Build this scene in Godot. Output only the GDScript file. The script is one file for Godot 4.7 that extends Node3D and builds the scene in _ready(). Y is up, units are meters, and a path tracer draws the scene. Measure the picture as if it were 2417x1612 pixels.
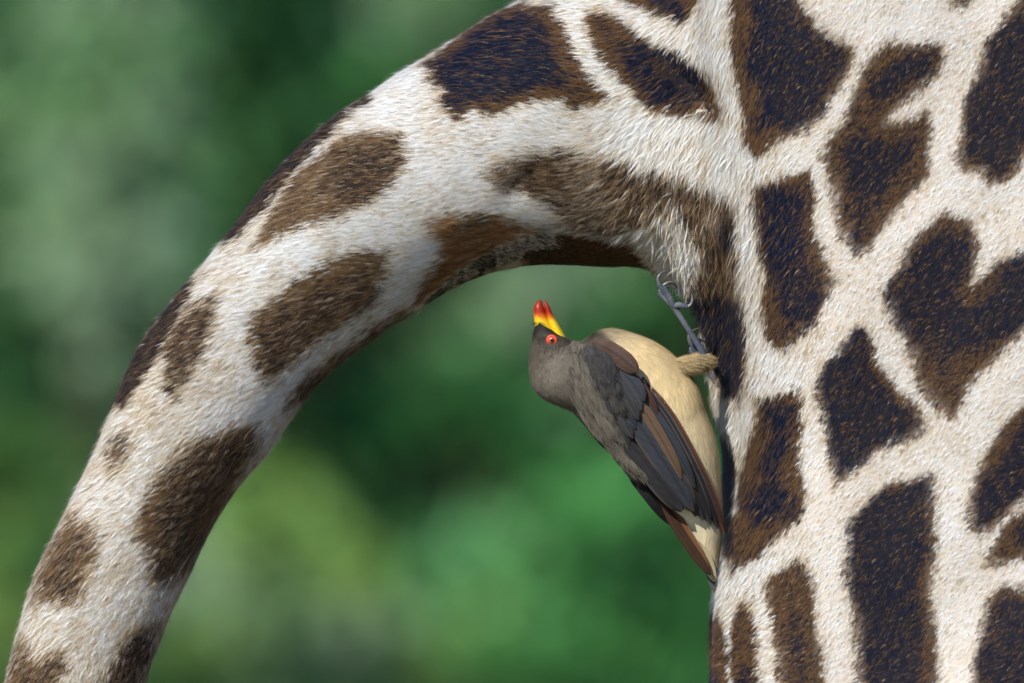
extends Node3D
# An oxpecker clinging below the raised tail of a giraffe, blurred bushland far behind.
# The giraffe's hindquarters are laid out on a side drawing: one drawing unit is UNIT metres, and the
# drawing lies in the animal's mid plane (z = 0, nose towards +x, the near flank towards +z).

const UNIT := 0.00025692
const HIGH := 2.3
const CAM_Z := 12.0

var rng := RandomNumberGenerator.new()
var blotch := FastNoiseLite.new()
var fine := FastNoiseLite.new()
var cells := FastNoiseLite.new()


func _ready():
	rng.seed = 20417
	set_up_view()
	set_up_noise()
	build_ground()
	build_background()
	build_giraffe()
	build_oxpecker()


# ------------------------------------------------------------------ view and light
func set_up_view():
	var cam := Camera3D.new()
	cam.name = "camera"
	add_child(cam)
	cam.position = Vector3(0, HIGH, CAM_Z)
	cam.near = 0.5
	cam.far = 900.0
	var attr := CameraAttributesPhysical.new()
	attr.frustum_focal_length = 714.6
	attr.frustum_focus_distance = CAM_Z - 0.09
	attr.exposure_aperture = 9.5
	cam.attributes = attr
	cam.fov = 1.9242
	cam.current = true

	var sun := DirectionalLight3D.new()
	sun.name = "sun"
	add_child(sun)
	sun.light_energy = 1.25
	sun.light_color = Color(1.0, 0.985, 0.945)
	sun.light_angular_distance = 0.6
	sun.shadow_enabled = true
	sun.look_at_from_position(Vector3(-0.6, 0.88, 0.82) * 10.0, Vector3.ZERO)

	var env := Environment.new()
	env.background_mode = Environment.BG_SKY
	var sky := Sky.new()
	var pm := ProceduralSkyMaterial.new()
	pm.sky_top_color = Color(0.36, 0.52, 0.78)
	pm.sky_horizon_color = Color(0.72, 0.8, 0.88)
	pm.sky_curve = 0.14
	pm.ground_bottom_color = Color(0.22, 0.24, 0.16)
	pm.ground_horizon_color = Color(0.5, 0.54, 0.45)
	sky.sky_material = pm
	env.sky = sky
	env.background_energy_multiplier = 1.0
	env.tonemap_mode = Environment.TONE_MAPPER_LINEAR
	env.tonemap_exposure = 1.35
	env.sdfgi_enabled = true
	env.ssao_enabled = true
	env.ssil_enabled = true
	var we := WorldEnvironment.new()
	we.name = "world_environment"
	we.environment = env
	add_child(we)


func set_up_noise():
	blotch.seed = 7
	blotch.noise_type = FastNoiseLite.TYPE_SIMPLEX_SMOOTH
	blotch.frequency = 1.0
	blotch.fractal_octaves = 3
	fine.seed = 11
	fine.noise_type = FastNoiseLite.TYPE_SIMPLEX
	fine.frequency = 1.0
	fine.fractal_octaves = 2
	cells.seed = 5
	cells.noise_type = FastNoiseLite.TYPE_CELLULAR
	cells.frequency = 7.0
	cells.cellular_return_type = FastNoiseLite.RETURN_DISTANCE2_SUB


# ------------------------------------------------------------------ small helpers
func plain(col: Color, rough: float, spec := 0.5) -> StandardMaterial3D:
	var m := StandardMaterial3D.new()
	m.albedo_color = col.linear_to_srgb()
	m.roughness = rough
	m.metallic_specular = spec
	return m


func vertex_mat(rough: float, spec := 0.4) -> StandardMaterial3D:
	var m := StandardMaterial3D.new()
	m.vertex_color_use_as_albedo = true
	m.roughness = rough
	m.metallic_specular = spec
	m.cull_mode = BaseMaterial3D.CULL_DISABLED
	return m


func put(called: String, mesh: Mesh, mat: Material, parent: Node) -> MeshInstance3D:
	var o := MeshInstance3D.new()
	o.name = called
	o.mesh = mesh
	o.material_override = mat
	parent.add_child(o, true)
	return o


func thing(called: String, label: String, category: String, at := Vector3.ZERO, group := "") -> Node3D:
	var o := Node3D.new()
	o.name = called
	o.position = at
	o.set_meta("label", label)
	o.set_meta("category", category)
	if group != "":
		o.set_meta("group", group)
	add_child(o, true)
	return o


func array_mesh(v: PackedVector3Array, n: PackedVector3Array, c: PackedColorArray, ix: PackedInt32Array) -> ArrayMesh:
	var a := []
	a.resize(Mesh.ARRAY_MAX)
	a[Mesh.ARRAY_VERTEX] = v
	a[Mesh.ARRAY_NORMAL] = n
	if c.size():
		a[Mesh.ARRAY_COLOR] = c
	a[Mesh.ARRAY_INDEX] = ix
	var m := ArrayMesh.new()
	m.add_surface_from_arrays(Mesh.PRIMITIVE_TRIANGLES, a)
	return m


func normals_of(v: PackedVector3Array, ix: PackedInt32Array) -> PackedVector3Array:
	var n := PackedVector3Array()
	n.resize(v.size())
	for t in range(0, ix.size(), 3):
		var a := ix[t]
		var b := ix[t + 1]
		var c := ix[t + 2]
		var f := (v[c] - v[a]).cross(v[b] - v[a])
		n[a] += f
		n[b] += f
		n[c] += f
	for i in n.size():
		n[i] = n[i].normalized()
	return n


func multi(called: String, mesh: Mesh, buf: PackedFloat32Array, mat: Material, parent: Node) -> MultiMeshInstance3D:
	var mm := MultiMesh.new()
	mm.transform_format = MultiMesh.TRANSFORM_3D
	mm.use_colors = true
	mm.mesh = mesh
	mm.instance_count = buf.size() / 16
	mm.buffer = buf
	var o := MultiMeshInstance3D.new()
	o.name = called
	o.multimesh = mm
	o.material_override = mat
	parent.add_child(o, true)
	return o


func push(buf: PackedFloat32Array, i: int, x: Vector3, y: Vector3, z: Vector3, at: Vector3, c: Color):
	var q := i * 16
	buf[q] = x.x
	buf[q + 1] = y.x
	buf[q + 2] = z.x
	buf[q + 3] = at.x
	buf[q + 4] = x.y
	buf[q + 5] = y.y
	buf[q + 6] = z.y
	buf[q + 7] = at.y
	buf[q + 8] = x.z
	buf[q + 9] = y.z
	buf[q + 10] = z.z
	buf[q + 11] = at.z
	buf[q + 12] = c.r
	buf[q + 13] = c.g
	buf[q + 14] = c.b
	buf[q + 15] = 1.0


func catmull(a: Array, t: float):
	# t runs from 0 to a.size() - 1
	var last := a.size() - 1
	var i := clampi(int(floor(t)), 0, last - 1)
	var f := t - i
	var p0 = a[maxi(i - 1, 0)]
	var p1 = a[i]
	var p2 = a[i + 1]
	var p3 = a[mini(i + 2, last)]
	return 0.5 * (2.0 * p1 + (p2 - p0) * f + (2.0 * p0 - 5.0 * p1 + 4.0 * p2 - p3) * f * f + (3.0 * p1 - p0 - 3.0 * p2 + p3) * f * f * f)


# A tube of changing radius along points; colours per point; ends closed to a tip.
func tube(pts: Array, rad: Array, cols: Array, sides := 10, steps := 5, bump := 0.0, every := 0.0) -> ArrayMesh:
	var v := PackedVector3Array()
	var c := PackedColorArray()
	var ix := PackedInt32Array()
	var n := (pts.size() - 1) * steps + 1
	var along := 0.0
	var before: Vector3 = pts[0]
	var up := Vector3(0.31, 0.17, 0.93).normalized()
	for k in n:
		var t := float(k) / steps
		var p: Vector3 = catmull(pts, t)
		var q: Vector3 = catmull(pts, minf(t + 0.05, pts.size() - 1.0))
		var o: Vector3 = catmull(pts, maxf(t - 0.05, 0.0))
		var dir := (q - o).normalized()
		var s := dir.cross(up).normalized()
		var w := s.cross(dir)
		along += p.distance_to(before)
		before = p
		var i := clampi(int(t), 0, pts.size() - 2)
		var r: float = lerpf(rad[i], rad[i + 1], t - i)
		if every > 0.0:
			r *= 1.0 + bump * (absf(sin(PI * along / every)) - 0.5)
		var col: Color = cols[mini(i, cols.size() - 1)].lerp(cols[mini(i + 1, cols.size() - 1)], t - i)
		for j in sides:
			var a := TAU * j / sides
			v.append(p + (s * cos(a) + w * sin(a)) * r)
			c.append(col)
	for k in n - 1:
		for j in sides:
			var a := k * sides + j
			var b := k * sides + (j + 1) % sides
			ix.append_array(PackedInt32Array([a, a + sides, b, b, a + sides, b + sides]))
	for e in 2:
		var ring := 0 if e == 0 else (n - 1) * sides
		v.append(pts[0] if e == 0 else pts[-1])
		c.append(cols[0] if e == 0 else cols[-1])
		for j in sides:
			if e == 0:
				ix.append_array(PackedInt32Array([v.size() - 1, ring + j, ring + (j + 1) % sides]))
			else:
				ix.append_array(PackedInt32Array([v.size() - 1, ring + (j + 1) % sides, ring + j]))
	var nor := normals_of(v, ix)
	var middle := Vector3.ZERO
	for j in sides:
		middle += v[sides + j] / sides
	if nor[sides].dot(v[sides] - middle) < 0.0:
		for i in nor.size():
			nor[i] = -nor[i]
		for t in range(0, ix.size(), 3):
			var s := ix[t]
			ix[t] = ix[t + 1]
			ix[t + 1] = s
	return array_mesh(v, nor, c, ix)


# ------------------------------------------------------------------ ground and bushland
func build_ground():
	var st := SurfaceTool.new()
	st.begin(Mesh.PRIMITIVE_TRIANGLES)
	var ring := [0.0, 3.0, 7.0, 14.0, 28.0, 60.0, 130.0, 300.0, 700.0]
	var seg := 48
	for k in ring.size() - 1:
		for j in seg:
			var p := []
			for e in [[k, j], [k + 1, j], [k + 1, j + 1], [k, j + 1]]:
				var a: float = TAU * (e[1] % seg) / seg
				var r: float = ring[e[0]]
				var h := (blotch.get_noise_2d(cos(a) * r * 0.05, sin(a) * r * 0.05) * 0.15 - 0.06) * smoothstep(4.0, 20.0, r)
				p.append(Vector3(cos(a) * r, h, sin(a) * r))
			for q in [0, 1, 2, 0, 2, 3]:
				st.set_color(Color(0.1, 0.09, 0.04))
				st.add_vertex(p[q])
	st.index()
	st.generate_normals()
	var m := StandardMaterial3D.new()
	m.roughness = 0.95
	var tex := NoiseTexture2D.new()
	tex.width = 512
	tex.height = 512
	tex.seamless = true
	var fn := FastNoiseLite.new()
	fn.seed = 3
	fn.frequency = 0.02
	fn.fractal_octaves = 5
	tex.noise = fn
	var ramp := Gradient.new()
	ramp.set_color(0, Color(0.2, 0.22, 0.1))
	ramp.set_color(1, Color(0.48, 0.42, 0.26))
	tex.color_ramp = ramp
	m.albedo_texture = tex
	m.uv1_triplanar = true
	m.uv1_world_triplanar = true
	m.uv1_scale = Vector3(0.35, 0.35, 0.35)
	var g := put("ground", st.commit(), m, self)
	g.set_meta("kind", "structure")
	g.set_meta("label", "dry grassy savanna ground under the giraffe and the bushes")


func leaf_mesh(wide: float) -> ArrayMesh:
	# a folded pointed leaf, one unit long, along +x, upper side +y
	var v := PackedVector3Array([Vector3(0, 0, 0), Vector3(0.35, 0.03, 0), Vector3(0.75, 0.02, 0), Vector3(1, -0.06, 0),
		Vector3(0.3, 0.1, wide), Vector3(0.7, 0.08, wide * 0.85), Vector3(0.3, 0.1, -wide), Vector3(0.7, 0.08, -wide * 0.85)])
	var ix := PackedInt32Array([0, 1, 4, 1, 5, 4, 1, 2, 5, 2, 3, 5, 0, 6, 1, 1, 6, 7, 1, 7, 2, 2, 7, 3])
	return array_mesh(v, normals_of(v, ix), PackedColorArray(), ix)


# A shrub or tree: stem from the ground, one limb to each clump, leaves spread through the clumps' volumes.
func leafy(called: String, label: String, category: String, group: String, foot: Vector3, clumps: Array, stem_r: float, leaf_len: float, wide: float, per: float, tones: Array, bark: Color):
	var root := thing(called, label, category, foot, group)
	var mid := Vector3.ZERO
	for c in clumps:
		mid += c[0]
	mid /= clumps.size()
	var fork := Vector3((mid.x - foot.x) * 0.35, (mid.y - foot.y) * 0.45, (mid.z - foot.z) * 0.35)
	var bm := plain(bark, 0.9, 0.2)
	put("trunk", tube([Vector3(0, -0.1, 0), Vector3(fork.x * 0.2 + 0.05, fork.y * 0.5, fork.z * 0.3), fork], [stem_r * 1.3, stem_r, stem_r * 0.8], [Color.WHITE], 8, 4), bm, root)
	var total := 0
	var counts := []
	for c in clumps:
		var n := int(per * 1.2 * pow(c[1] / leaf_len, 2.0))
		counts.append(n)
		total += n
	var buf := PackedFloat32Array()
	buf.resize(total * 16)
	var at := 0
	for k in clumps.size():
		var centre: Vector3 = clumps[k][0] - foot
		var r: float = clumps[k][1] * 1.12
		var half := fork.lerp(centre, 0.55) + Vector3(rng.randf_range(-0.1, 0.1), 0.12, rng.randf_range(-0.1, 0.1)) * r
		put("branch", tube([fork, half, centre], [stem_r * 0.55, stem_r * 0.35, stem_r * 0.12], [Color.WHITE], 6, 3), bm, root)
		# a clump is made of sprays: short twigs that carry the leaves
		var sprays := maxi(5, counts[k] / 14)
		var hubs := []
		for s in sprays:
			var d := Vector3(rng.randfn(), rng.randfn(), rng.randfn()).normalized()
			hubs.append([centre + d * r * minf(absf(rng.randfn(0.0, 0.62)), 1.5), (d + Vector3(0, 0.35, 0)).normalized()])
		var tone: Color = tones[k % tones.size()]
		for i in counts[k]:
			var h = hubs[i % sprays]
			var dir: Vector3 = (h[1] + Vector3(rng.randfn(), rng.randfn(), rng.randfn()) * 0.55).normalized()
			var up := (Vector3(-0.2, 0.8, 0.55) + Vector3(rng.randfn(), rng.randfn(), rng.randfn()) * 0.4).normalized()
			var side := dir.cross(up).normalized()
			up = side.cross(dir)
			var p: Vector3 = h[0] + Vector3(rng.randfn(), rng.randfn(), rng.randfn()) * r * 0.12
			var l := leaf_len * rng.randf_range(0.7, 1.25)
			var g := rng.randf_range(0.75, 1.25)
			push(buf, at, dir * l, up * l, side * l, p, Color(tone.r * g * rng.randf_range(0.9, 1.15), tone.g * g, tone.b * g * rng.randf_range(0.85, 1.15)))
			at += 1
	var lm := StandardMaterial3D.new()
	lm.vertex_color_use_as_albedo = true
	lm.roughness = 0.7
	lm.metallic_specular = 0.12
	lm.cull_mode = BaseMaterial3D.CULL_DISABLED
	lm.backlight_enabled = true
	lm.backlight = Color(0.12, 0.14, 0.05)
	var crown := multi("crown", leaf_mesh(wide), buf, lm, root)
	crown.set_meta("kind", "stuff")


# metres across and up from the line of sight, for a bush that stands AWAY metres from the camera
func off(a: float, b: float, away: float) -> Vector3:
	return Vector3(a, HIGH + b, CAM_Z - away)


func build_background():
	var moss := Color(0.035, 0.13, 0.035)
	var pale := Color(0.185, 0.33, 0.145)
	var grey := Color(0.24, 0.355, 0.205)
	var lime := Color(0.24, 0.4, 0.1)
	var vivid := Color(0.085, 0.285, 0.075)
	var blue := Color(0.13, 0.35, 0.125)
	var deep := Color(0.04, 0.115, 0.035)
	var bark := Color(0.09, 0.07, 0.05)
	leafy("bush", "tall pale grey-green bush blurred behind the giraffe's tail at upper left", "bush", "bushes behind the giraffe", Vector3(-0.7, 0, -21.2),
		[[off(-0.63, 0.45, 33.0), 0.13], [off(-0.70, 0.31, 33.2), 0.12], [off(-0.67, 0.15, 33.0), 0.13], [off(-0.58, 0.24, 33.4), 0.09], [off(-0.75, 0.2, 33.1), 0.09], [off(-0.6, 0.38, 33.5), 0.09], [off(-0.72, 0.1, 33.3), 0.09], [off(-0.95, 0.35, 33.6), 0.14], [off(-0.66, 0.66, 33.2), 0.14]],
		0.012, 0.045, 0.2, 34.0, [pale, pale, grey], bark)
	leafy("bush", "mid green bush blurred left of the hanging tail, low in the view", "bush", "bushes behind the giraffe", Vector3(-0.85, 0, -20.0),
		[[off(-0.80, -0.2, 32.0), 0.1], [off(-0.78, -0.33, 32.2), 0.11], [off(-0.84, -0.45, 32.0), 0.12], [off(-0.7, -0.6, 32.0), 0.12], [off(-1.0, -0.3, 32.3), 0.14]],
		0.012, 0.045, 0.2, 34.0, [Color(0.06, 0.13, 0.03), vivid, lime * 0.7], bark)
	leafy("bush", "yellow-green bush with grey sprigs blurred inside the tail's curve at lower left", "bush", "bushes behind the giraffe", Vector3(-0.35, 0, -20.4),
		[[off(-0.40, -0.3, 32.0), 0.1], [off(-0.43, -0.22, 32.2), 0.05], [off(-0.47, -0.38, 32.1), 0.08], [off(-0.40, -0.47, 32.4), 0.12], [off(-0.29, -0.49, 32.5), 0.11], [off(-0.5, -0.5, 32.3), 0.09], [off(-0.35, -0.68, 32.3), 0.14], [off(-0.33, -0.4, 32.6), 0.11], [off(-0.2, -0.55, 32.6), 0.12], [off(-0.55, -0.36, 32.6), 0.1]],
		0.012, 0.04, 0.2, 34.0, [lime, lime, grey, pale, grey, lime, pale], bark)
	leafy("bush", "pale leafy bush blurred directly under the arch of the tail", "bush", "bushes behind the giraffe", Vector3(0.08, 0, -21.8),
		[[off(0.05, 0.1, 33.8), 0.09], [off(-0.03, 0.06, 34.0), 0.075], [off(-0.12, 0.0, 34.2), 0.06], [off(0.19, 0.045, 34.0), 0.085], [off(0.12, -0.04, 34.4), 0.07], [off(0.2, 0.3, 34.0), 0.15]],
		0.012, 0.04, 0.2, 34.0, [grey, pale, blue, vivid, vivid, pale], bark)
	leafy("bush", "vivid green bush blurred beneath the bird in the lower middle", "bush", "bushes behind the giraffe", Vector3(0.15, 0, -20.6),
		[[off(-0.01, -0.375, 32.6), 0.12], [off(0.12, -0.33, 32.5), 0.12], [off(0.23, -0.26, 32.7), 0.1], [off(0.09, -0.49, 32.5), 0.13], [off(0.26, -0.45, 32.6), 0.11], [off(-0.07, -0.5, 32.6), 0.09], [off(0.15, -0.65, 32.6), 0.14], [off(0.5, -0.4, 32.8), 0.2], [off(-0.19, -0.17, 33.5), 0.11], [off(-0.08, -0.1, 33.6), 0.1], [off(0.03, -0.17, 33.4), 0.11], [off(-0.3, -0.1, 33.8), 0.1], [off(-0.2, -0.33, 33.5), 0.1]],
		0.012, 0.045, 0.22, 34.0, [blue, vivid, vivid, vivid, vivid, blue, vivid, vivid, moss, moss, moss, moss, moss], bark)
	leafy("bush", "small grey-green sprig of a bush blurred above the tail's crest", "bush", "bushes behind the giraffe", Vector3(-0.1, 0, -22.0),
		[[off(-0.16, 0.54, 34.0), 0.075], [off(-0.21, 0.48, 34.2), 0.055], [off(-0.12, 0.62, 34.0), 0.12], [off(0.2, 0.7, 34.0), 0.15]],
		0.012, 0.04, 0.2, 34.0, [grey, vivid, pale], bark)
	var names := ["broad dark evergreen tree far behind, left of the tail", "broad dark evergreen tree far behind the arch of the tail", "farthest dark tree showing between the two nearer dark trees at left", "farthest dark tree showing between the two nearer dark trees at right"]
	var feet := [Vector3(-2.3, 0, -36), Vector3(0.1, 0, -34), Vector3(-1.6, 0, -46), Vector3(1.8, 0, -46)]
	for k in feet.size():
		var f: Vector3 = feet[k]
		var cl := []
		for row in 7:
			for c in 6:
				var jig := Vector3(rng.randf_range(-0.2, 0.2), rng.randf_range(-0.2, 0.2), rng.randf_range(-0.8, 0.8))
				cl.append([f + Vector3(-1.4 + c * 0.56, 0.6 + row * 0.56, 0) + jig, rng.randf_range(0.45, 0.6)])
		leafy("tree", names[k], "tree", "dark trees beyond the bushes", f, cl, 0.09, 0.1, 0.26, 22.0, [deep, deep * 1.2, Color(0.045, 0.1, 0.03), Color(0.036, 0.12, 0.043)], Color(0.06, 0.05, 0.035))


# ------------------------------------------------------------------ giraffe: coat pattern
const GX := -0.46
const GY := 1.92
const GSTEP := 0.001
const GW := 900
const GH := 720
var inside := PackedFloat32Array()
var sort := PackedByteArray()


func draw(px: float, py: float, k := 1.0) -> Vector2:
	return Vector2((px - 1175.5) * UNIT * k, HIGH + (784.0 - py) * UNIT * k)


# Signed distance (inside positive) of one marking, laid into the coat map.
func marking(kind: int, k: float, p: Array):
	var poly := PackedVector2Array()
	for i in range(0, p.size(), 2):
		poly.append(draw(p[i], p[i + 1], k))
	var lo := poly[0]
	var hi := poly[0]
	for q in poly:
		lo = lo.min(q)
		hi = hi.max(q)
	var m := 0.012
	var x0 := clampi(int((lo.x - m - GX) / GSTEP), 0, GW - 1)
	var x1 := clampi(int((hi.x + m - GX) / GSTEP), 0, GW - 1)
	var y0 := clampi(int((lo.y - m - GY) / GSTEP), 0, GH - 1)
	var y1 := clampi(int((hi.y + m - GY) / GSTEP), 0, GH - 1)
	var n := poly.size()
	for j in range(y0, y1 + 1):
		for i in range(x0, x1 + 1):
			var q := Vector2(GX + i * GSTEP, GY + j * GSTEP)
			var best := 1.0
			var within := false
			var a := poly[n - 1]
			for e in n:
				var b := poly[e]
				var ab := b - a
				var aq := q - a
				var d := (aq - ab * clampf(aq.dot(ab) / ab.length_squared(), 0.0, 1.0)).length_squared()
				best = minf(best, d)
				if (a.y > q.y) != (b.y > q.y) and q.x < (b.x - a.x) * (q.y - a.y) / (b.y - a.y) + a.x:
					within = not within
				a = b
			var s := sqrt(best) * (1.0 if within else -1.0)
			var at := j * GW + i
			if s > inside[at]:
				inside[at] = s
				sort[at] = kind


const BLACK := 0
const BROWN := 1
const MIXED := 2
const RUST := 3
const BARE := 4
const PALE_SKIN := 5
const STRIPE := 6
const PITCH := 7


func lay_markings():
	inside.resize(GW * GH)
	inside.fill(-0.05)
	sort.resize(GW * GH)
	# tail
	marking(STRIPE, 1.0, [874, 226, 835, 247, 748, 327, 650, 437, 568, 526, 530, 552, 512, 520, 592, 422, 694, 318, 796, 242, 860, 212])
	marking(BROWN, 1.0, [945, 310, 950, 360, 925, 420, 880, 455, 800, 490, 720, 515, 650, 540, 600, 558, 620, 510, 650, 460, 680, 410, 740, 350, 800, 315, 870, 295])
	marking(BROWN, 1.0, [905, 570, 905, 620, 880, 690, 830, 720, 760, 770, 700, 810, 650, 860, 625, 880, 600, 820, 590, 760, 600, 720, 650, 680, 690, 640, 760, 600, 840, 575])
	marking(BROWN, 1.0, [968, 708, 874, 782, 784, 852, 704, 914, 672, 928, 690, 880, 782, 806, 862, 750, 940, 702])
	marking(STRIPE, 1.0, [468, 625, 444, 692, 404, 764, 354, 844, 304, 912, 262, 935, 266, 880, 308, 796, 378, 706, 440, 628])
	marking(BROWN, 1.0, [515, 665, 505, 740, 480, 800, 450, 860, 410, 905, 390, 880, 400, 830, 390, 790, 420, 730, 460, 690])
	marking(MIXED, 1.0, [312, 980, 308, 1040, 270, 1068, 256, 1030, 285, 988])
	marking(BROWN, 1.0, [605, 965, 600, 1030, 560, 1090, 520, 1170, 470, 1250, 430, 1310, 390, 1330, 360, 1320, 350, 1260, 330, 1220, 340, 1160, 370, 1090, 430, 1020, 500, 980, 560, 960])
	marking(BROWN, 1.0, [175, 1165, 230, 1200, 240, 1250, 210, 1310, 190, 1370, 130, 1370, 85, 1370, 100, 1300, 130, 1230])
	marking(BROWN, 1.0, [60, 1445, 90, 1500, 150, 1480, 170, 1520, 140, 1568, 90, 1600, 20, 1600, 30, 1500])
	marking(BROWN, 1.0, [370, 1420, 360, 1490, 330, 1568, 300, 1620, 240, 1620, 250, 1530, 280, 1480, 320, 1430])
	marking(BROWN, 1.0, [-20, 1700, 60, 1690, 120, 1760, 80, 1900, -40, 1880])
	marking(BROWN, 1.0, [160, 1720, 260, 1700, 240, 1850, 150, 1900])
	# tail base
	marking(BLACK, 1.0, [1176, 16, 1221, 0, 1242, 8, 1283, 12, 1283, 33, 1307, 53, 1319, 82, 1328, 115, 1348, 152, 1365, 180, 1393, 209, 1406, 221, 1365, 246, 1336, 254, 1311, 230, 1262, 230, 1201, 246, 1151, 262, 1102, 246, 1069, 269, 1053, 254, 1024, 234, 1045, 205, 1000, 180, 1012, 152, 991, 144, 1037, 103, 1102, 52])
	marking(BLACK, 0.995, [1369, 25, 1406, 25, 1438, 45, 1488, 78, 1529, 98, 1570, 119, 1606, 144, 1627, 176, 1652, 230, 1656, 262, 1639, 262, 1611, 246, 1570, 242, 1512, 234, 1488, 221, 1459, 189, 1418, 148, 1389, 107, 1371, 57])
	marking(BLACK, 0.995, [1440, -10, 1488, 10, 1529, 24, 1570, 41, 1592, 25, 1610, -40, 1600, -150, 1450, -140])
	marking(MIXED, 1.0, [1127, 394, 1160, 373, 1221, 357, 1266, 349, 1324, 340, 1356, 357, 1385, 361, 1438, 349, 1488, 369, 1549, 381, 1560, 430, 1520, 470, 1471, 521, 1406, 535, 1344, 531, 1307, 504, 1295, 480, 1266, 459, 1233, 447, 1201, 443, 1180, 445, 1160, 422])
	marking(BROWN, 1.0, [1150, 392, 1200, 372, 1280, 360, 1340, 362, 1290, 395, 1240, 425, 1200, 445, 1165, 425])
	marking(RUST, 1.0, [1004, 508, 1053, 492, 1102, 488, 1160, 494, 1201, 510, 1244, 532, 1225, 543, 1176, 560, 1118, 588, 1094, 605, 1036, 645, 1000, 675, 972, 690, 985, 643, 1020, 590, 1026, 556])
	marking(BROWN, 1.0, [1012, 520, 1042, 495, 1110, 485, 1175, 500, 1200, 520, 1120, 545, 1050, 560, 1030, 548])
	marking(PALE_SKIN, 1.0, [1240, 532, 1310, 530, 1290, 560, 1200, 598, 1120, 630, 1040, 680, 975, 712, 975, 690, 1010, 655, 1060, 610, 1110, 580, 1190, 552])
	marking(BARE, 1.0, [1245, 540, 1310, 528, 1400, 540, 1470, 545, 1500, 590, 1530, 660, 1400, 660, 1200, 650, 1200, 600, 1210, 572, 1290, 562])
	marking(BARE, 1.0, [1110, 602, 1128, 612, 1122, 640, 1060, 680, 1040, 672, 1090, 628])
	# rump and thigh
	marking(BLACK, 0.985, [1690, -60, 1830, -60, 1840, 0, 1870, 40, 1900, 80, 1960, 100, 1962, 130, 1930, 190, 1890, 260, 1860, 290, 1800, 310, 1740, 338, 1715, 310, 1710, 220, 1692, 170, 1682, 100])
	marking(BLACK, 0.985, [2040, 90, 2100, 100, 2160, 92, 2168, 130, 2160, 160, 2110, 200, 2050, 250, 2035, 275, 2080, 275, 2125, 252, 2142, 280, 2130, 400, 2080, 450, 2040, 500, 2000, 560, 1975, 582, 1940, 540, 1920, 460, 1910, 410, 1898, 350, 1905, 310, 1940, 280, 1960, 220, 1980, 160, 2010, 120])
	marking(BLACK, 0.985, [2351, -30, 2330, 10, 2260, 100, 2250, 160, 2215, 220, 2215, 280, 2195, 350, 2205, 380, 2250, 390, 2280, 418, 2330, 395, 2351, 350, 2420, 300, 2460, 0])
	marking(BLACK, 0.985, [2180, -60, 2250, -60, 2230, 0, 2218, 12, 2196, 8])
	marking(BLACK, 0.985, [1735, 415, 1800, 400, 1862, 390, 1872, 440, 1870, 510, 1890, 580, 1917, 635, 1900, 680, 1870, 740, 1800, 792, 1768, 772, 1758, 700, 1765, 620, 1750, 540, 1740, 470])
	marking(BLACK, 0.985, [2175, 480, 2230, 508, 2248, 560, 2235, 645, 2262, 630, 2300, 590, 2360, 575, 2440, 600, 2440, 690, 2351, 750, 2290, 812, 2230, 875, 2190, 955, 2160, 935, 2120, 892, 2090, 800, 2040, 700, 2030, 660, 2070, 610, 2100, 540])
	marking(BLACK, 0.985, [1972, 742, 2000, 765, 2018, 830, 2060, 888, 2112, 930, 2124, 980, 2080, 1003, 2010, 1033, 1960, 1080, 1922, 1106, 1910, 1050, 1898, 980, 1882, 900, 1890, 840, 1930, 798])
	marking(BLACK, 0.985, [1745, 905, 1838, 892, 1842, 960, 1835, 1040, 1852, 1130, 1840, 1190, 1790, 1222, 1740, 1270, 1700, 1290, 1682, 1308, 1685, 1240, 1704, 1120, 1724, 1020, 1740, 950])
	marking(MIXED, 0.99, [1545, 375, 1600, 392, 1680, 432, 1692, 540, 1702, 640, 1705, 690, 1640, 690, 1600, 690, 1590, 640, 1612, 570, 1585, 500, 1545, 440])
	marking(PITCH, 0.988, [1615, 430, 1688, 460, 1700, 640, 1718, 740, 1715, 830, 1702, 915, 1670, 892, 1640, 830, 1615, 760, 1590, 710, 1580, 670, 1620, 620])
	marking(PITCH, 0.995, [1580, 820, 1618, 835, 1628, 880, 1640, 930, 1656, 980, 1690, 1025, 1695, 1090, 1690, 1180, 1700, 1260, 1640, 1260, 1600, 1100, 1580, 950])  # dark rear coat, with the shaded gap beside the bird painted in
	marking(BLACK, 0.985, [2145, 1085, 2145, 1150, 2150, 1250, 2140, 1350, 2150, 1450, 2150, 1680, 1975, 1680, 1970, 1500, 1960, 1400, 1940, 1310, 1950, 1240, 1943, 1200, 1990, 1150, 2050, 1100, 2100, 1095])
	marking(BLACK, 0.985, [1845, 1275, 1870, 1330, 1870, 1400, 1890, 1500, 1900, 1680, 1800, 1680, 1790, 1500, 1775, 1400, 1763, 1330, 1800, 1300])
	marking(BLACK, 0.985, [1700, 1390, 1722, 1378, 1740, 1430, 1748, 1680, 1690, 1680, 1688, 1450])
	marking(BLACK, 0.988, [1648, 1400, 1670, 1430, 1680, 1500, 1668, 1680, 1600, 1680, 1630, 1480])
	marking(BLACK, 0.985, [2351, 930, 2300, 980, 2260, 1050, 2240, 1100, 2222, 1160, 2230, 1212, 2260, 1222, 2300, 1182, 2351, 1135, 2440, 1100, 2440, 900])
	marking(BLACK, 0.985, [2351, 1168, 2310, 1188, 2280, 1260, 2258, 1292, 2290, 1297, 2351, 1272, 2440, 1270, 2440, 1150])
	marking(BLACK, 0.985, [2351, 1350, 2300, 1343, 2270, 1370, 2260, 1430, 2240, 1500, 2232, 1680, 2460, 1680, 2460, 1340])
	marking(BLACK, 0.985, [1880, -110, 2120, -150, 2140, -60, 2000, -30, 1910, -60])


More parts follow.
